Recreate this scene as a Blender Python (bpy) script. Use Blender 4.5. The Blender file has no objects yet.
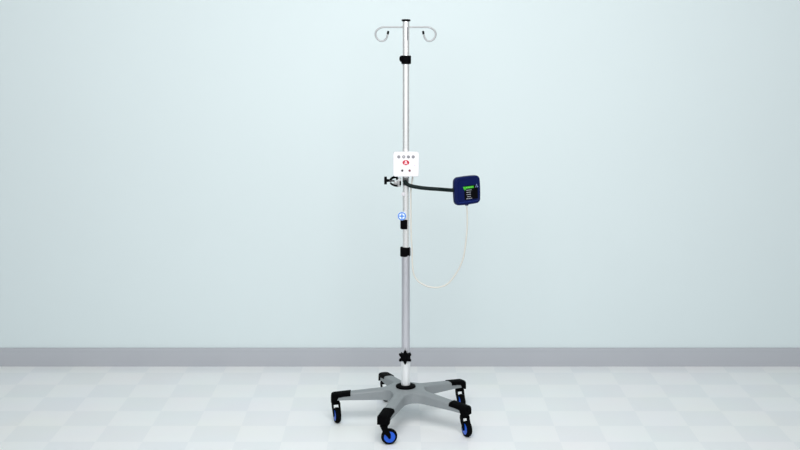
import bpy, bmesh, math, random
from mathutils import Vector, Matrix
random.seed(4)
PI = math.pi
sc = bpy.context.scene
COL = sc.collection

# ------------------------------------------------------------------ camera
F = 1160.0                    # focal length in pixels of an 800 x 450 frame
PITCH = 0.17290574
HC = 1.83196                  # camera height
D = 5.18019                   # distance of the stand's pole
PX = 0.0265                   # its x position
TH = 3.1500                   # direction of the first leg
R = 0.325                      # radius of the castors' swivels
WALL = 6.046
TILE = 0.20604

cam = bpy.data.cameras.new('camera')
cam.sensor_width = 36.0
cam.lens = F / 800 * 36.0
cam.clip_end = 100
co = bpy.data.objects.new('camera', cam)
COL.objects.link(co)
co.location = (0, 0, HC)
co.rotation_euler = (PI/2 - PITCH, 0, 0)
sc.camera = co

def at(px, py, Y=D):
    """world point at depth Y seen at a pixel of the photograph"""
    c, s = math.cos(PITCH), math.sin(PITCH)
    u = (px - 400) / F
    v = (py - 225) / F
    # ray: right u, forward 1, down v
    fy = c - v*s
    fz = -s - v*c
    k = Y / fy
    return Vector((u*k, Y, HC + fz*k))
def zz(py, Y=D): return at(400, py, Y).z
def xx(px, py=225, Y=D): return at(px, py, Y).x

# ------------------------------------------------------------------ materials
def mat(name, col, rough=0.5, metal=0.0, noise=0.04, nscale=30.0, emis=None, estr=0.0,
        coat=0.0, trans=0.0, bump=0.0, stretch=(1, 1, 1), spec=0.5):
    m = bpy.data.materials.new(name)
    m.use_nodes = True
    nt = m.node_tree
    b = nt.nodes['Principled BSDF']
    b.inputs['Roughness'].default_value = rough
    b.inputs['Metallic'].default_value = metal
    b.inputs['Coat Weight'].default_value = coat
    b.inputs['Transmission Weight'].default_value = trans
    b.inputs['Specular IOR Level'].default_value = spec
    tc = nt.nodes.new('ShaderNodeTexCoord')
    mp = nt.nodes.new('ShaderNodeMapping')
    mp.inputs['Scale'].default_value = stretch
    n = nt.nodes.new('ShaderNodeTexNoise')
    n.inputs['Scale'].default_value = nscale
    n.inputs['Detail'].default_value = 4
    r = nt.nodes.new('ShaderNodeValToRGB')
    lo = [max(0, c*(1-noise)) for c in col]
    hi = [min(1, c*(1+noise)) for c in col]
    r.color_ramp.elements[0].color = (*lo, 1)
    r.color_ramp.elements[0].position = 0.3
    r.color_ramp.elements[1].color = (*hi, 1)
    r.color_ramp.elements[1].position = 0.7
    nt.links.new(tc.outputs['Object'], mp.inputs['Vector'])
    nt.links.new(mp.outputs['Vector'], n.inputs['Vector'])
    nt.links.new(n.outputs['Fac'], r.inputs['Fac'])
    nt.links.new(r.outputs['Color'], b.inputs['Base Color'])
    if bump:
        bp = nt.nodes.new('ShaderNodeBump')
        bp.inputs['Strength'].default_value = bump
        bp.inputs['Distance'].default_value = 0.002
        nt.links.new(n.outputs['Fac'], bp.inputs['Height'])
        nt.links.new(bp.outputs['Normal'], b.inputs['Normal'])
    if emis:
        b.inputs['Emission Color'].default_value = (*emis, 1)
        b.inputs['Emission Strength'].default_value = estr
    return m

def srgb(r, g, b):
    f = lambda c: c/12.92 if c <= 0.04045 else ((c+0.055)/1.055)**2.4
    return tuple(f(c/255) for c in (r, g, b))

M = {}
M['wall'] = mat('wall_paint', srgb(214, 225, 227), 0.75, noise=0.006, nscale=1.2, bump=0.02, spec=0.2)
M['skirting'] = mat('grey_skirting_vinyl', srgb(178, 181, 187), 0.5, noise=0.01, nscale=3, spec=0.3)
M['chrome'] = mat('polished_steel', (0.97, 0.97, 0.97), 0.24, 0.8, noise=0.02, nscale=8, stretch=(30, 30, 1))
M['alu'] = mat('brushed_aluminium', (0.60, 0.60, 0.64), 0.35, 0.8, noise=0.03, nscale=8, stretch=(30, 30, 1))
M['whitesleeve'] = mat('pale_sleeve', (0.86, 0.87, 0.88), 0.3, 0.6, noise=0.03, nscale=8, stretch=(60, 60, 1))
M['wire'] = mat('steel_wire', (0.36, 0.37, 0.38), 0.4, 0.5, noise=0.03)
M['black'] = mat('black_plastic', (0.0025, 0.0025, 0.003), 0.6, noise=0.2, nscale=60, spec=0.015)
M['rubber'] = mat('black_rubber', (0.0035, 0.0035, 0.004), 0.8, noise=0.2, nscale=80, spec=0.015)
M['grey'] = mat('grey_painted_metal', srgb(136, 142, 145), 0.45, 0.0, noise=0.02, nscale=40, spec=0.35)
M['blue'] = mat('bright_blue_plastic', srgb(0, 84, 208), 0.4, noise=0.05)
M['white'] = mat('white_plastic', srgb(229, 227, 231), 0.4, noise=0.01, spec=0.3)
M['button'] = mat('grey_button', srgb(140, 140, 145), 0.5, noise=0.05)
M['dark'] = mat('dark_grey_plastic', srgb(62, 62, 66), 0.5, noise=0.1)
M['midgrey'] = mat('mid_grey_metal', (0.42, 0.42, 0.43), 0.4, 0.7, noise=0.05)
M['slot'] = mat('grey_slot', srgb(112, 112, 118), 0.5)
M['red'] = mat('emblem_red', srgb(186, 26, 54), 0.5, noise=0.04)
M['pink'] = mat('emblem_white', srgb(255, 222, 230), 0.5, noise=0.02)
M['navy'] = mat('navy_plastic', srgb(4, 18, 70), 0.45, noise=0.08, spec=0.15)
M['screen'] = mat('screen_glass', (0.003, 0.003, 0.004), 0.3, noise=0.1, spec=0.04)
M['green'] = mat('screen_green', srgb(40, 140, 20), 0.5, emis=srgb(50, 170, 25), estr=0.3)
M['palegreen'] = mat('screen_pale_green', srgb(90, 180, 70), 0.5, emis=srgb(110, 210, 90), estr=0.25)
M['lines'] = mat('screen_text_grey', srgb(150, 152, 162), 0.5, emis=srgb(150, 152, 160), estr=0.08)
M['cable'] = mat('cream_cable_sheath', srgb(206, 204, 197), 0.4, noise=0.02, spec=0.4)
M['armsheath'] = mat('dark_green_black_sheath', (0.004, 0.010, 0.010), 0.42, noise=0.2, nscale=120, spec=0.1)
M['tagwhite'] = mat('badge_white', srgb(232, 242, 255), 0.4, noise=0.01)
M['tagblue'] = mat('badge_blue', srgb(84, 134, 214), 0.4, noise=0.03)

# the floor: large pale vinyl tiles laid chequerwise
def floor_mat():
    m = bpy.data.materials.new('chequered_vinyl_tiles')
    m.use_nodes = True
    nt = m.node_tree
    b = nt.nodes['Principled BSDF']
    tc = nt.nodes.new('ShaderNodeTexCoord')
    mp = nt.nodes.new('ShaderNodeMapping')
    mp.vector_type = 'POINT'
    mp.inputs['Scale'].default_value = (1/TILE, 1/TILE, 0)
    mp.inputs['Location'].default_value = (-0.45 + 40, -5.932/TILE + 40, 0.5)
    ck = nt.nodes.new('ShaderNodeTexChecker')
    ck.inputs['Scale'].default_value = 1.0
    ck.inputs['Color1'].default_value = (*srgb(243, 245, 246), 1)
    ck.inputs['Color2'].default_value = (*srgb(237, 240, 242), 1)
    n = nt.nodes.new('ShaderNodeTexNoise')
    n.inputs['Scale'].default_value = 3
    n.inputs['Detail'].default_value = 5
    mx = nt.nodes.new('ShaderNodeMix')
    mx.data_type = 'RGBA'
    mx.blend_type = 'MULTIPLY'
    mx.inputs['Factor'].default_value = 0.06
    nt.links.new(tc.outputs['Object'], mp.inputs['Vector'])
    nt.links.new(mp.outputs['Vector'], ck.inputs['Vector'])
    nt.links.new(tc.outputs['Object'], n.inputs['Vector'])
    nt.links.new(ck.outputs['Color'], mx.inputs['A'])
    nt.links.new(n.outputs['Color'], mx.inputs['B'])
    nt.links.new(mx.outputs['Result'], b.inputs['Base Color'])
    b.inputs['Roughness'].default_value = 0.45
    b.inputs['Specular IOR Level'].default_value = 0.3
    return m
M['floor'] = floor_mat()

# ------------------------------------------------------------------ mesh helpers
def obj(name, bm, m, parent=None, smooth=True, angle=40):
    bmesh.ops.recalc_face_normals(bm, faces=bm.faces[:])
    me = bpy.data.meshes.new(name)
    bm.to_mesh(me)
    bm.free()
    if smooth:
        me.polygons.foreach_set('use_smooth', [True]*len(me.polygons))
        me.set_sharp_from_angle(angle=math.radians(angle))
    o = bpy.data.objects.new(name, me)
    COL.objects.link(o)
    me.materials.append(m)
    if parent is not None:
        o.parent = parent
        # meshes are made in the frame of the thing or of the world: keep them where they were made
    return o

def empty(name, loc, rz=0):
    o = bpy.data.objects.new(name, None)
    o.empty_display_size = 0.05
    COL.objects.link(o)
    o.location = loc
    o.rotation_euler = (0, 0, rz)
    return o

def tag(o, label=None, cat=None, group=None, kind=None):
    if label: o['label'] = label
    if cat: o['category'] = cat
    if group: o['group'] = group
    if kind: o['kind'] = kind
    return o

def xf(bm, verts, mtx): bmesh.ops.transform(bm, matrix=mtx, verts=verts)

def box(bm, c, size, bev=0.0, seg=2, mtx=None):
    r = bmesh.ops.create_cube(bm, size=1.0)
    vs = r['verts']
    for v in vs:
        v.co = Vector((v.co.x*size[0], v.co.y*size[1], v.co.z*size[2]))
    if bev:
        es = list({e for v in vs for e in v.link_edges})
        g = bmesh.ops.bevel(bm, geom=es, offset=bev, segments=seg, profile=0.5, affect='EDGES')
        vs = list({v for f in g['faces'] for v in f.verts} | {v for v in vs if v.is_valid})
    M4 = Matrix.Translation(Vector(c))
    if mtx is not None: M4 = M4 @ mtx
    xf(bm, vs, M4)
    return vs

def lathe(bm, prof, mtx=None, n=40, cap=True):
    """prof: (radius, height) pairs turned about z"""
    rings = []
    for r, z in prof:
        rings.append([bm.verts.new((r*math.cos(2*PI*i/n), r*math.sin(2*PI*i/n), z)) for i in range(n)])
    for a, b in zip(rings, rings[1:]):
        for i in range(n):
            bm.faces.new((a[i], a[(i+1) % n], b[(i+1) % n], b[i]))
    if cap:
        bm.faces.new(rings[0][::-1])
        bm.faces.new(rings[-1])
    vs = [v for r in rings for v in r]
    if mtx is not None: xf(bm, vs, mtx)
    return vs

def spline(pts, k=8):
    pts = [Vector(p) for p in pts]
    P = [2*pts[0]-pts[1]] + pts + [2*pts[-1]-pts[-2]]
    out = []
    for i in range(1, len(P)-2):
        a, b, c, d = P[i-1:i+3]
        for j in range(k):
            t = j/k
            out.append(0.5*((2*b) + (c-a)*t + (2*a-5*b+4*c-d)*t*t + (3*b-a-3*c+d)*t**3))
    out.append(pts[-1])
    return out

def tube(bm, pts, r, n=14, rad=None, flat=None):
    pts = [Vector(p) for p in pts]
    T = []
    for i in range(len(pts)):
        a = pts[max(0, i-1)]; b = pts[min(len(pts)-1, i+1)]
        T.append((b-a).normalized())
    up = Vector((0, 0, 1)) if abs(T[0].z) < 0.9 else Vector((0, 1, 0))
    nrm = (up - T[0]*up.dot(T[0])).normalized()
    rings = []
    for i, p in enumerate(pts):
        if i:
            nrm = (nrm - T[i]*nrm.dot(T[i])).normalized()
        bi = T[i].cross(nrm)
        rr = rad[i] if rad else r
        fl = flat if flat else 1.0
        rings.append([bm.verts.new(p + (nrm*math.cos(2*PI*j/n) + bi*math.sin(2*PI*j/n)*fl)*rr) for j in range(n)])
    for a, b in zip(rings, rings[1:]):
        for j in range(n):
            bm.faces.new((a[j], a[(j+1) % n], b[(j+1) % n], b[j]))
    bm.faces.new(rings[0][::-1]); bm.faces.new(rings[-1])

def outline_slab(bm, layers):
    """layers: list of closed outlines (lists of Vector), lofted in turn and capped"""
    rings = [[bm.verts.new(p) for p in L] for L in layers]
    n = len(rings[0])
    for a, b in zip(rings, rings[1:]):
        for i in range(n):
            bm.faces.new((a[i], a[(i+1) % n], b[(i+1) % n], b[i]))
    bm.faces.new(rings[0][::-1]); bm.faces.new(rings[-1])
    return rings

def rrect(w, h, r, n=6, bulge=0.0, k=8):
    """rounded rectangle in xz (y = 0), its long edges bulging a little"""
    pts = []
    for cx, cz, a0 in ((w/2-r, h/2-r, 0), (-w/2+r, h/2-r, PI/2), (-w/2+r, -h/2+r, PI), (w/2-r, -h/2+r, 1.5*PI)):
        for i in range(n+1):
            a = a0 + (PI/2)*i/n
            pts.append(Vector((cx + r*math.cos(a), 0, cz + r*math.sin(a))))
        # points along the following edge, so that it can bulge
    out = []
    for i, p in enumerate(pts):
        q = pts[(i+1) % len(pts)]
        out.append(p)
        if (p-q).length > 2.5*r/n + 0.01:
            for j in range(1, k):
                out.append(p.lerp(q, j/k))
    res = []
    for p in out:
        bx = bulge*(1-(2*p.z/h)**2); bz = bulge*(1-(2*p.x/w)**2)
        res.append(Vector((p.x*(1+bx*2/w), 0, p.z*(1+bz*2/h))))
    return res

RX90 = Matrix.Rotation(PI/2, 4, 'X')     # z axis -> -y : a lathe facing the viewer's side
RY90 = Matrix.Rotation(PI/2, 4, 'Y')
def T(v): return Matrix.Translation(Vector(v))

# ------------------------------------------------------------------ the setting
bm = bmesh.new(); box(bm, (0, 2.4, -0.05), (14, 7.6, 0.1))
tag(obj('floor', bm, M['floor'], smooth=False), kind='structure')
bm = bmesh.new(); box(bm, (0, WALL+0.012+0.08, 1.6), (14, 0.16, 3.2))
tag(obj('wall_back', bm, M['wall'], smooth=False), kind='structure')
SK_H = zz(348.3, WALL)
bm = bmesh.new()
vs = box(bm, (0, WALL+0.006, SK_H/2), (14, 0.012, SK_H))
es = [e for e in bm.edges if all(v.co.z > SK_H*0.9 and v.co.y < WALL+0.004 for v in e.verts)]
bmesh.ops.bevel(bm, geom=es, offset=0.005, segments=3, profile=0.5, affect='EDGES')
tag(obj('baseboard_back', bm, M['skirting'], smooth=False), kind='structure')

# ------------------------------------------------------------------ the drip stand
st = empty('iv_stand', (PX, D, 0))
tag(st, 'tall steel drip stand with two top hooks on a grey five-legged castor base', 'iv stand')
# all part meshes below are made in the stand's own frame (origin on the floor under the pole)
def L(px, py, Y=D): return at(px, py, Y) - Vector((PX, D, 0))
Z = zz

# ---- legs: five tapered arms that meet in a pentagon
W0, RHO = 0.0265, 0.060
T36 = math.tan(math.radians(36))
s54, c54 = math.sin(math.radians(54)), math.cos(math.radians(54))
RC = (W0 + RHO*(1-c54))/T36 + RHO*s54
RA = RC - RHO*s54
TOP0, TOP1 = 0.163, 0.131         # height of the top face at hub and at tip
def half_w(r):
    if r <= RA: return r*T36
    if r < RC: return W0 + RHO - math.sqrt(RHO**2 - (RC-r)**2)
    return W0 - 0.003*(r-RC)/(0.35-RC)
def top_z(r):
    t = max(0.0, (r-0.05)/0.30)
    return TOP0 - (TOP0-TOP1)*t**1.05
def bot_z(r):
    t = min(1.0, max(0.0, (r-0.05)/0.25))
    return top_z(r) - (0.053 - 0.024*t)
def leg_section(r, grow=0.0, zb=None):
    w = half_w(r) + grow; zt = top_z(r) + grow
    zb = bot_z(r) if zb is None else zb
    rd = 0.009*min(1.0, max(0.0, (r-RA)/0.03)) + 0.0006
    pts = [(-w*1.03, zb)]
    for i in range(6):
        a = PI - (PI/2)*i/5
        pts.append((-w+rd + rd*math.cos(a), zt-rd + rd*math.sin(a)))
    pts += [(-w*0.4, zt+0.0012*min(1, rd/0.009)), (0, zt+0.0016*min(1, rd/0.009)), (w*0.4, zt+0.0012*min(1, rd/0.009))]
    for i in range(6):
        a = PI/2 - (PI/2)*i/5
        pts.append((w-rd + rd*math.cos(a), zt-rd + rd*math.sin(a)))
    pts.append((w*1.03, zb))
    return [Vector((r, y, z)) for y, z in pts]
def make_leg(parent):
    bm = bmesh.new()
    rs = [0.012, 0.03, 0.05, RA-0.001] + [RA + (RC-RA)*i/12 for i in range(1, 13)] + [0.16, 0.2, 0.24, 0.28, 0.31, 0.338]
    outline_slab(bm, [leg_section(r) for r in rs])
    leg = obj('leg', bm, M['grey'], parent, angle=35)
    bm = bmesh.new()
    secs = []
    def cs(r, drop, g=0.0028): return leg_section(r, g, top_z(r) - drop)
    secs = [cs(0.256, 0.013), cs(0.29, 0.013), cs(0.312, 0.015), cs(0.320, 0.034), cs(0.338, 0.037)]
    e = cs(0.344, 0.037); secs.append([Vector((p.x, p.y*0.92, p.z - (0.002 if p.z > top_z(0.344)-0.02 else 0))) for p in e])
    e = cs(0.347, 0.034); secs.append([Vector((p.x, p.y*0.80, p.z - (0.006 if p.z > top_z(0.347)-0.02 else 0))) for p in e])
    outline_slab(bm, secs)
    obj('leg_cap', bm, M['black'], leg, angle=35)
    return leg

# ---- castor: fork with two cheeks, rubber wheel, blue wheel discs
WR = 0.0360
TRAIL = 0.024
def make_castor(parent):
    bm = bmesh.new()
    zt = 0.096
    lathe(bm, [(0.0075, 0.090), (0.0075, 0.104)], n=20)              # swivel stem
    lathe(bm, [(0.016, 0.088), (0.017, 0.090), (0.017, 0.095), (0.0155, 0.0968)], n=28)
    for s in (-1, 1):                                                # cheeks
        y = s*0.0160
        prof = [(-0.013, 0.090), (0.013, 0.090), (0.0165, 0.076), (TRAIL+0.004, 0.052), (TRAIL+0.0045, 0.0345),
                (TRAIL+0.0035, 0.0310), (TRAIL, 0.0290), (TRAIL-0.005, 0.0310), (TRAIL-0.011, 0.040), (-0.006, 0.06), (-0.0145, 0.078)]
        prof = [(x if x > 0 or z > 0.05 else x, z) for x, z in prof]
        a = [Vector((x, y-0.0022, z)) for x, z in prof]
        b = [Vector((x, y+0.0022, z)) for x, z in prof]
        outline_slab(bm, [a, b])
    box(bm, (0, 0, 0.0870), (0.031, 0.0362, 0.010), 0.002)           # fork bridge
    lathe(bm, [(0.004, -0.0192), (0.004, 0.0192)], T((TRAIL, 0, WR)) @ RX90, n=16)
    fork = obj('castor', bm, M['black'], parent, angle=35)
    bm = bmesh.new()
    w = 0.0122
    prof = [(0.0246, -w+0.001), (0.0268, -w), (0.0315, -w), (0.0347, -w*0.6), (WR, -w*0.2), (WR, w*0.2), (0.0347, w*0.6), (0.0315, w), (0.0268, w), (0.0246, w-0.001)]
    lathe(bm, prof, T((TRAIL, 0, WR)) @ RX90, n=48)
    obj('wheel', bm, M['rubber'], fork)
    for s in (-1, 1):
        bm = bmesh.new()
        lathe(bm, [(0.0248, 0.0105), (0.0252, 0.0120), (0.023, 0.0126), (0.014, 0.0128), (0.011, 0.0133), (0.006, 0.0133)],
              T((TRAIL, 0, WR)) @ Matrix.Rotation(-s*PI/2, 4, 'X'), n=40)
        obj('wheel_disc', bm, M['blue'], fork)
    return fork

def copy_tree(o, parent):
    c = o.copy(); COL.objects.link(c); c.parent = parent
    for ch in list(o.children):
        g = ch.copy(); COL.objects.link(g); g.parent = c
    return c
leg0 = make_leg(st)
cas0 = make_castor(st)
dirs = [math.radians(a) for a in (-74, 10, -68, -74, -75)]
for k in range(5):
    a = TH + k*2*PI/5
    lg = leg0 if k == 0 else copy_tree(leg0, st)
    lg.rotation_euler = (0, 0, a)
    cs_ = cas0 if k == 0 else copy_tree(cas0, st)
    cs_.location = (R*math.cos(a), R*math.sin(a), 0)
    cs_.rotation_euler = (0, 0, dirs[k])

# ---- hub
bm = bmesh.new()
lathe(bm, [(0.056, 0.098), (0.058, 0.104), (0.058, TOP0-0.004), (0.054, TOP0+0.001), (0.02, TOP0+0.0015)], n=48)
obj('hub', bm, M['grey'], st)
bm = bmesh.new()
lathe(bm, [(0.0455, TOP0+0.0012), (0.0465, TOP0+0.004), (0.0455, TOP0+0.008), (0.040, TOP0+0.0105), (0.024, TOP0+0.012), (0.021, TOP0+0.0125)], n=56)
obj('hub_collar', bm, M['black'], st)

# ---- telescopic pole
def pipe(name, r0, z0, z1, m, r1=None, bev=0.001):
    r1 = r1 or r0
    bm = bmesh.new()
    lathe(bm, [(r0-bev, z0), (r0, z0+bev), (r1, z1-bev), (r1-bev, z1)], n=48)
    return obj(name, bm, m, st)
z_s1 = Z(361)
pipe('sleeve', 0.0213, TOP0+0.011, z_s1, M['whitesleeve'])
zl = Z(255)
pipe('lower_tube', 0.0192, z_s1, zl, M['alu'])
pipe('middle_tube', 0.0160, zl, Z(182), M['chrome'])
z_top = Z(21.2)
up = pipe('upper_tube', 0.0166, Z(182), z_top, M['chrome'])
bm = bmesh.new()
box(bm, (0.0045, -0.0161, (Z(27)+Z(40))/2), (0.0062, 0.0016, Z(27)-Z(40)), 0.0007)
obj('slot_strip', bm, M['slot'], up)
bm = bmesh.new()
lathe(bm, [(0.0190, z_top), (0.0197, z_top+0.0015), (0.0197, z_top+0.0055), (0.018, z_top+0.0078), (0.008, z_top+0.009)], n=40)
obj('top_cap', bm, M['black'], st)

# ---- hooks
for s, pts in ((-1, [(404, 27.2), (396, 27.1), (388, 27.1), (382.6, 27.3), (378.6, 28.9), (376.2, 31.4), (375.5, 34.3), (376.3, 37.4), (378.6, 40), (381.7, 41.2), (384.6, 40.3), (386.6, 37.8), (387.7, 34.4), (388.1, 32.2)]),
               (1, [(407.4, 27.2), (415, 27.1), (423, 27.1), (428.6, 27.3), (432.4, 28.9), (434.9, 31.4), (435.7, 34.3), (434.9, 37.4), (432.6, 40), (429.5, 41.2), (426.6, 40.3), (424.7, 37.8), (423.6, 34.4), (423.2, 32.2)])):
    bm = bmesh.new()
    P = spline([L(*p) for p in pts], 8)
    tube(bm, P, 0.0040, 12)
    hk = obj('hook', bm, M['wire'], st)
    bm = bmesh.new()
    d = (P[-1]-P[-8]).normalized()
    tube(bm, [P[-1]-d*0.009, P[-1]-d*0.0085, P[-1]+d*0.003, P[-1]+d*0.0055], 0.005, 14, rad=[0.0042, 0.005, 0.005, 0.0035])
    obj('hook_tip', bm, M['black'], hk)

# ---- collars and knobs
def collar(z0, z1, r, x=0.0, boss=True):
    bm = bmesh.new()
    lathe(bm, [(r-0.0015, z0), (r, z0+0.0015), (r, z1-0.0015), (r-0.0015, z1)], T((x, 0, 0)), n=44)
    if boss:
        box(bm, (x+r*0.62, -0.001, (z0+z1)/2), (r*0.95, r*1.1, (z1-z0)*0.94), 0.002)
    return bm
za, zb = Z(64), Z(55.5)
bm = collar(za, zb, 0.0205, 0.0)
c1 = obj('clamp_collar', bm, M['black'], st)
bm = bmesh.new()
lathe(bm, [(0.013, 0.018), (0.0145, 0.021), (0.0125, 0.0255), (0.0075, 0.0285), (0.004, 0.0295)], T((0, 0, (za+zb)/2+0.004)) @ Matrix.Rotation(-PI/2, 4, 'Y'), n=28)
obj('clamp_knob', bm, M['black'], c1)
za, zb = Z(228.6), Z(219.3)
bm = collar(za, zb, 0.0185, -0.0065, boss=False)
box(bm, (-0.0075, -0.012, (za+zb)/2), (0.029, 0.022, zb-za), 0.003)
obj('clamp_collar', bm, M['black'], st)
za, zb = Z(256.2), Z(247)
bm = collar(za, zb, 0.0212, -0.0045)
c3 = obj('clamp_collar', bm, M['black'], st)
za3, zb3 = za, zb
bm = bmesh.new()                                   # small grey lever at its right
box(bm, (0.0203, -0.012, (za+zb)/2+0.002), (0.0036, 0.012, 0.034), 0.0012)
obj('lever', bm, M['slot'], c3)
# star knob on the lowest joint
zk = Z(355.2)
bm = bmesh.new()
lathe(bm, [(0.0208, zk-0.015), (0.0220, zk-0.013), (0.0220, zk+0.013), (0.0208, zk+0.015)], n=44)
c4 = obj('clamp_collar', bm, M['black'], st)
bm = bmesh.new()
def star(r0, r1, n=6, k=8, ph=PI/2):
    out = []
    for i in range(n*k):
        a = ph + 2*PI*i/(n*k)
        out.append((r0 + (r1-r0)*(0.5+0.5*math.cos(n*(a-ph)))**1.3, a))
    return out
S = star(0.0195, 0.033)
def ring(f, y): return [Vector((-0.003+r*f*math.cos(a), y, zk+r*f*math.sin(a))) for r, a in S]
outline_slab(bm, [ring(0.9, -0.027), ring(1.0, -0.0295), ring(1.0, -0.042), ring(0.9, -0.0455), ring(0.4, -0.0465)])
lathe(bm, [(0.009, 0.022), (0.009, 0.030)], T((-0.003, 0, zk)) @ RX90, n=20)
obj('star_knob', bm, M['black'], c4)

# ---- round blue and white badge above the upper joint
bc = L(401.9, 215.9, D-0.022)
by = bc.y
bm = bmesh.new()
lathe(bm, [(0.0185, 0), (0.0197, 0.0015), (0.0197, 0.005), (0.019, 0.006)], T((bc.x, by, bc.z)) @ RX90, n=44)
box(bm, (bc.x+0.004, by+0.0035, bc.z), (0.016, 0.007, 0.012), 0.001)
bd = obj('round_badge', bm, M['tagwhite'], st)
bm = bmesh.new()
prof = [(0.0135, 0.0058), (0.0135, 0.0072), (0.0187, 0.0072), (0.0187, 0.0058)]
n = 44
rings = [[bm.verts.new((r*math.cos(2*PI*i/n), r*math.sin(2*PI*i/n), z)) for i in range(n)] for r, z in prof]
for a, b in zip(rings, rings[1:]+rings[:1]):
    for i in range(n): bm.faces.new((a[i], a[(i+1) % n], b[(i+1) % n], b[i]))
xf(bm, bm.verts[:], T((bc.x, by, bc.z)) @ RX90)
for w, h in ((0.024, 0.0052), (0.0052, 0.024)):
    box(bm, (bc.x, by-0.0065, bc.z), (w, 0.0014, h))
lathe(bm, [(0.006, 0.0058), (0.006, 0.0076), (0.004, 0.0082)], T((bc.x, by, bc.z)) @ RX90, n=24)
obj('badge_emblem', bm, M['tagblue'], bd)
# spring button on the pole
pb = L(403.2, 193.6, D)
bm = bmesh.new()
lathe(bm, [(0.0085, 0.0150), (0.0085, 0.0178), (0.007, 0.0188)], T((pb.x, 0, pb.z)) @ RX90, n=28)
obj('spring_button', bm, mat('pale_button', srgb(205, 203, 208), 0.5), st)

# ------------------------------------------------------------------ white control box on the pole
YB = D - 0.056                                     # its front face
bl, br_ = at(393.2, 165, YB), at(419.0, 165, YB)
zt, zb = zz(152.3, YB), zz(176.8, YB)
w = br_.x - bl.x; h = zt - zb
cx = (bl.x+br_.x)/2; cz = (zt+zb)/2
bx = empty('control_box', (cx, YB, zb))
tag(bx, 'small white control box with red emblem and grey buttons fixed to the steel pole', 'control box')
BD = 0.036
bm = bmesh.new()
rr = rrect(w, h, 0.010, 6)
def lay(f, y, dz=h/2): return [Vector((p.x - math.copysign(min(f, abs(p.x)), p.x), y, p.z - math.copysign(min(f, abs(p.z)), p.z) + dz)) for p in rr]
outline_slab(bm, [lay(0.003, BD), lay(0, BD-0.003), lay(0, 0.004), lay(0.0012, 0.0012), lay(0.004, 0)])
obj('case', bm, M['white'], bx)
MK = mat('button_print', srgb(120, 120, 126), 0.5)
def bxp(px, py):
    p = at(px, py, YB)
    return p.x-cx, p.z-zb
for i, px in enumerate((398.8, 403.7, 408.4, 413.2)):
    x, z = bxp(px, 156.8)
    bm = bmesh.new()
    lathe(bm, [(0.0076, -0.001), (0.0074, 0.0016), (0.006, 0.0026)], T((x, 0, z)) @ RX90, n=26)
    b = obj('button', bm, M['button'], bx)
    bm = bmesh.new()                               # little mark on the button
    if i == 0: box(bm, (x, -0.0028, z), (0.005, 0.0008, 0.0014))
    elif i == 1: box(bm, (x-0.0014, -0.0028, z), (0.0014, 0.0008, 0.005)); box(bm, (x+0.0014, -0.0028, z), (0.0014, 0.0008, 0.005))
    elif i == 2: box(bm, (x, -0.0028, z), (0.0034, 0.0008, 0.0034))
    else: box(bm, (x, -0.0028, z), (0.005, 0.0008, 0.0014)); box(bm, (x, -0.0028, z), (0.0014, 0.0008, 0.005))
    obj('button_mark', bm, M['dark'] if i == 9 else (MK if i != 1 else M['white']), b)
x, z = bxp(405.9, 162.6)
bm = bmesh.new()
vs = lathe(bm, [(0.0152, -0.0008), (0.0152, 0.0008), (0.0148, 0.0011)], RX90, n=40)
xf(bm, vs, T((x, 0, z)) @ Matrix.Scale(0.76, 4, (0, 0, 1)))
em = obj('emblem', bm, M['red'], bx)
bm = bmesh.new()
def prism(bm, pts, y0, y1):
    outline_slab(bm, [[Vector((px_, y0, pz_)) for px_, pz_ in pts], [Vector((px_, y1, pz_)) for px_, pz_ in pts]])
prism(bm, [(x-0.0075, z-0.0085), (x-0.0046, z-0.0085), (x, z+0.0035), (x+0.0046, z-0.0085), (x+0.0075, z-0.0085), (x+0.0017, z+0.0085), (x-0.0017, z+0.0085)], -0.0008, -0.0016)
prism(bm, [(x-0.0045, z-0.0055), (x+0.0045, z-0.0055), (x+0.0028, z-0.0018), (x-0.0028, z-0.0018)], -0.0008, -0.0016)
obj('emblem_mark', bm, M['pink'], em, smooth=False)
for px in (402.3, 409.6):
    x, z = bxp(px, 170.6)
    bm = bmesh.new()
    lathe(bm, [(0.0052, -0.001), (0.0052, 0.001), (0.003, 0.0016)], T((x, 0, z)) @ RX90, n=22)
    obj('indicator_light' if px < 405 else 'indicator_light', bm, M['dark'] if px < 405 else mat('dark_red_lens', srgb(110, 50, 62), 0.4), bx)
x, z = bxp(396.6, 165.4)
bm = bmesh.new(); box(bm, (x, 0, z), (0.010, 0.0012, 0.0048), 0.0005)
obj('label_strip', bm, mat('faint_grey_print', srgb(226, 226, 228), 0.5), bx)
x, z = bxp(414.8, 165.4)
bm = bmesh.new(); box(bm, (x, 0, z), (0.0042, 0.0014, 0.0072), 0.0005)
obj('label_strip', bm, mat('faint_violet_print', srgb(206, 190, 228), 0.5), bx)
x, z = bxp(406, 174)
bm = bmesh.new(); box(bm, (x, 0, z), (0.022, 0.0012, 0.0026), 0.0005)
obj('label_strip', bm, mat('faint_grey_line', srgb(222, 222, 226), 0.5), bx)

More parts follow.
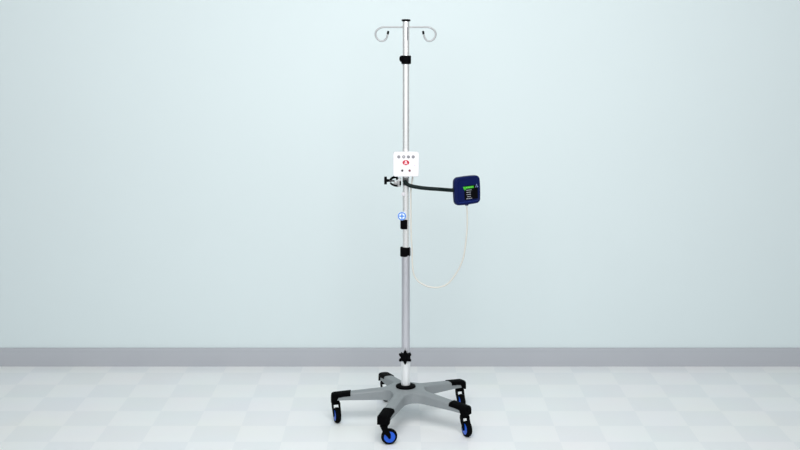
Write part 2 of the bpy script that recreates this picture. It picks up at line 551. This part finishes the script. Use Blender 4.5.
# ------------------------------------------------------------------ monitor on its gooseneck
YM = D - 0.075
mc = at(468.2, 190.6, YM)
YAW, ROLL = math.radians(27), math.radians(-2.5)
zc = zz(181.5, D)
mo = empty('patient_monitor', (PX, D, zc))
tag(mo, 'navy blue handheld monitor with green screen bar on a black gooseneck arm', 'monitor')
o0 = Vector((PX, D, zc))
def G(px, py, Y=D): return at(px, py, Y) - o0
MW, MH, MD = 0.1245, 0.1225, 0.034
FR = T(mc-o0) @ Matrix.Rotation(YAW, 4, 'Z') @ Matrix.Rotation(ROLL, 4, 'Y')   # local: x right, y away, z up; face at y=0
bm = bmesh.new()
rr = rrect(MW, MH, 0.016, 7, bulge=0.0028)
def mlay(f, y): return [FR @ Vector((p.x*(1-2*f/MW), y, p.z*(1-2*f/MH))) for p in rr]
outline_slab(bm, [mlay(0.010, MD), mlay(0.003, MD-0.004), mlay(0, MD-0.012), mlay(0, 0.006), mlay(0.0015, 0.002), mlay(0.005, 0), mlay(0.0085, 0.0), mlay(0.0105, 0.0022)])
ho = obj('housing', bm, M['navy'], mo, angle=30)
# screen
def fx(u): return (u-0.5)*MW
def fz(v): return (0.5-v)*MH
def mquad(bm, u0, v0, u1, v1, y0, y1, bev=0.0):
    box(bm, ((fx(u0)+fx(u1))/2, (y0+y1)/2, (fz(v0)+fz(v1))/2), (abs(fx(u1)-fx(u0)), abs(y1-y0), abs(fz(v1)-fz(v0))), bev)
bm = bmesh.new(); mquad(bm, 0.35, 0.32, 0.90, 0.83, 0.0034, 0.0010, 0.0006); xf(bm, bm.verts[:], FR)
scn = obj('screen', bm, M['screen'], mo)
bm = bmesh.new()
pts = [(0.295, 0.345), (0.735, 0.345), (0.735, 0.425), (0.42, 0.425), (0.405, 0.47), (0.35, 0.47)]
outline_slab(bm, [[FR @ Vector((fx(u), 0.0022, fz(v))) for u, v in pts], [FR @ Vector((fx(u), 0.0003, fz(v))) for u, v in pts]])
hb = obj('screen_header', bm, M['green'], scn, smooth=False)
bm = bmesh.new()
mquad(bm, 0.315, 0.36, 0.345, 0.41, 0.0006, 0.0001)
for u0, u1 in ((0.40, 0.47), (0.49, 0.58), (0.60, 0.69)):
    mquad(bm, u0, 0.372, u1, 0.398, 0.0006, 0.0001)
xf(bm, bm.verts[:], FR)
obj('header_text', bm, M['palegreen'], scn, smooth=False)
# lines of text, too small to read in the photograph: broken strokes
for v, words in ((0.485, ((0.43, 0.50), (0.51, 0.585), (0.595, 0.64))), (0.565, ((0.43, 0.52), (0.535, 0.61))), (0.645, ((0.43, 0.48), (0.495, 0.57), (0.58, 0.615))),
                 (0.725, ((0.46, 0.53), (0.545, 0.60))), (0.795, ((0.42, 0.50), (0.515, 0.59), (0.60, 0.65)))):
    bm = bmesh.new()
    for u0, u1 in words: mquad(bm, u0, v-0.012, u1, v+0.012, 0.0012, 0.0005)
    xf(bm, bm.verts[:], FR)
    obj('text_line', bm, M['lines'], scn, smooth=False)
bm = bmesh.new()                                   # small keypad marks at the right of the header
mquad(bm, 0.845, 0.30, 0.875, 0.345, 0.003, 0.0008); mquad(bm, 0.80, 0.385, 0.835, 0.415, 0.003, 0.0008); mquad(bm, 0.87, 0.385, 0.92, 0.415, 0.003, 0.0008)
mquad(bm, 0.81, 0.355, 0.90, 0.37, 0.003, 0.0008)
xf(bm, bm.verts[:], FR)
obj('side_icon', bm, mat('icon_blue_grey', srgb(120, 135, 180), 0.5), mo, smooth=False)
bm = bmesh.new()
mquad(bm, 0.07, 0.905, 0.93, 0.915, 0.003, 0.0014)
xf(bm, bm.verts[:], FR)
obj('trim_line', bm, mat('trim_blue', srgb(30, 56, 140), 0.4), mo, smooth=False)
bm = bmesh.new()                                   # socket under the case for the cable
lathe(bm, [(0.0075, -MH/2-0.008), (0.0085, -MH/2-0.006), (0.0085, -MH/2+0.004)], FR @ T((fx(0.5), 0.017, 0)), n=20)
obj('cable_socket', bm, M['navy'], mo)
# gooseneck
arm_end = FR @ Vector((-MW/2+0.004, 0.018, 0.006))
bm = bmesh.new()
P = spline([G(404.8, 181.0, D-0.035), G(406.3, 183.6, D-0.044), G(410.0, 185.6, D-0.050), G(418, 187.3, D-0.054), G(428, 188.5, D-0.057), G(440, 189.3, D-0.060), arm_end - Vector((0.02, 0, 0)), arm_end], 10)
tube(bm, P, 0.0086, 16)
obj('gooseneck_arm', bm, M['armsheath'], mo)
bm = bmesh.new()                                   # ferrule at the monitor
d = (P[-1]-P[-9]).normalized()
tube(bm, [P[-1]-d*0.012, P[-1]-d*0.011, P[-1]-d*0.001, P[-1]+d*0.0], 0.0088, 18)
obj('ferrule', bm, M['black'], mo)
# pole clamp: jaw block, C frame, screw, knob
YC = D - 0.020
bm = bmesh.new()
a = G(403.2, 177.6, D); b = G(408.4, 184.6, D)
box(bm, ((a.x+b.x)/2, -0.0265, (a.z+b.z)/2), (abs(b.x-a.x), 0.019, abs(a.z-b.z)), 0.0025)
jb = obj('arm_mount', bm, M['dark'], mo)
bm = bmesh.new()
a = G(397.6, 177.6, D); b = G(401.0, 185.8, D)
box(bm, ((a.x+b.x)/2, -0.014, (a.z+b.z)/2), (abs(b.x-a.x), 0.034, abs(a.z-b.z)), 0.002)
a = G(393.8, 180.6, D); b = G(398.2, 184.8, D)
box(bm, ((a.x+b.x)/2, -0.012, (a.z+b.z)/2), (abs(b.x-a.x), 0.016, abs(a.z-b.z)), 0.003, mtx=Matrix.Rotation(0.25, 4, 'Y'))
cj = obj('clamp_jaw', bm, M['midgrey'], mo)
bm = bmesh.new()
a = G(399.6, 180.2, D); b = G(401.2, 184.2, D)
box(bm, ((a.x+b.x)/2, -0.032, (a.z+b.z)/2), (abs(b.x-a.x), 0.006, abs(a.z-b.z)), 0.0012)
obj('jaw_pad', bm, M['black'], cj)
bm = bmesh.new()
tube(bm, spline([G(390.3, 180.0, YC), G(392.0, 178.2, YC), G(394.4, 177.2, YC), G(396.6, 177.5, YC), G(397.4, 179.6, YC)], 8), 0.0056, 12, flat=1.6)
tube(bm, spline([G(390.2, 183.0, YC), G(392.2, 184.4, YC), G(395.0, 185.6, YC), G(398.6, 186.0, YC)], 8), 0.0044, 12, flat=1.8)
obj('clamp_frame', bm, M['black'], mo)
bm = bmesh.new()
a = G(388.8, 180.6, YC); b = G(394.5, 180.9, YC)
tube(bm, [a, b], 0.0042, 16)
tube(bm, [G(389.6, 180.6, YC), G(391.4, 180.7, YC)], 0.0068, 16)
obj('clamp_screw', bm, M['dark'], mo)
bm = bmesh.new()
p = G(384.2, 180.5, YC)
lathe(bm, [(0.0165, 0.0), (0.0178, 0.0015), (0.0178, 0.0105), (0.0165, 0.012), (0.007, 0.0125), (0.0062, 0.0225), (0.0052, 0.024)], T(p) @ RY90, n=32)
obj('clamp_knob', bm, M['black'], mo)

# ------------------------------------------------------------------ cream cable
bm = bmesh.new()
sock = o0 + FR @ Vector((fx(0.5), 0.017, -MH/2-0.0075))
YQ = sock.y
sock = sock - Vector((0, 0, 0.005))
pts = [sock, at(467.2, 214, YQ+0.002), at(467.0, 230, YQ+0.006), at(464.4, 252.8, YQ+0.012), at(460.9, 264.5, YQ+0.016), at(456.4, 273, YQ+0.02), at(448.0, 283.5, YQ+0.026),
       at(438.9, 287.2, YQ+0.030), at(430, 287.0, YQ+0.033), at(423.5, 284.6, YQ+0.036), at(417.5, 280.5, YQ+0.038), at(413.6, 273.5, YQ+0.04), at(412.3, 262, YQ+0.04), at(412.2, 252, YQ+0.04),
       at(411.4, 240, YQ+0.04), at(411.0, 225, YQ+0.04), at(410.8, 208, YQ+0.04), at(410.8, 192, YQ+0.038), at(411.8, 182.5, YQ+0.034), at(412.5, 179, YQ+0.030)]
top = Vector((at(412.6, 177, D-0.035).x, D-0.035, zb - 0.0045))
pts.append(top)
base = pts[8].copy()
tube(bm, [p - base for p in spline(pts, 10)], 0.0038, 12)
cb = obj('sensor_cable', bm, M['cable'])
cb.location = base
tag(cb, 'thin cream cable hanging in a loop from the navy monitor to the pole', 'cable')

# ------------------------------------------------------------------ light
def area(name, loc, target, size, power, col=(1, 1, 1), sy=None):
    l = bpy.data.lights.new(name, 'AREA')
    l.shape = 'RECTANGLE'; l.size = size; l.size_y = sy or size
    l.energy = power; l.color = col
    o = bpy.data.objects.new(name, l)
    COL.objects.link(o)
    o.location = loc
    d = Vector(target) - Vector(loc)
    o.rotation_euler = d.to_track_quat('-Z', 'Y').to_euler()
    return o
area('ceiling_panel', (0, 3.4, 3.4), (0, 3.8, 0), 2.2, 36, (0.98, 1.0, 0.99), 1.8)
area('front_softbox', (0, 2.75, 2.5), (0, 6.0, 0.8), 1.9, 56, (1.0, 1.0, 0.99), 1.6)
# added gradient, bright behind the camera, giving tubes white centres and grey edges
wd = bpy.data.worlds.new('world_gradient')
sc.world = wd
wd.use_nodes = True
nt = wd.node_tree
bg = nt.nodes['Background']
bg.inputs['Color'].default_value = (0.95, 0.98, 1.0, 1)
tc = nt.nodes.new('ShaderNodeTexCoord')
vm = nt.nodes.new('ShaderNodeVectorMath'); vm.operation = 'DOT_PRODUCT'
vm.inputs[1].default_value = (0, -1, 0)
mr = nt.nodes.new('ShaderNodeMapRange'); mr.interpolation_type = 'SMOOTHSTEP'
mr.inputs['From Min'].default_value = 0.38
mr.inputs['From Max'].default_value = 0.90
mr.inputs['To Min'].default_value = 0.20
mr.inputs['To Max'].default_value = 0.88
nt.links.new(tc.outputs['Generated'], vm.inputs[0])
nt.links.new(vm.outputs['Value'], mr.inputs['Value'])
nt.links.new(mr.outputs['Result'], bg.inputs['Strength'])

vs_ = sc.view_settings
vs_.view_transform = 'Standard'
vs_.look = 'None'
vs_.exposure = 0.0
vs_.gamma = 1.0
vs_.use_curve_mapping = False
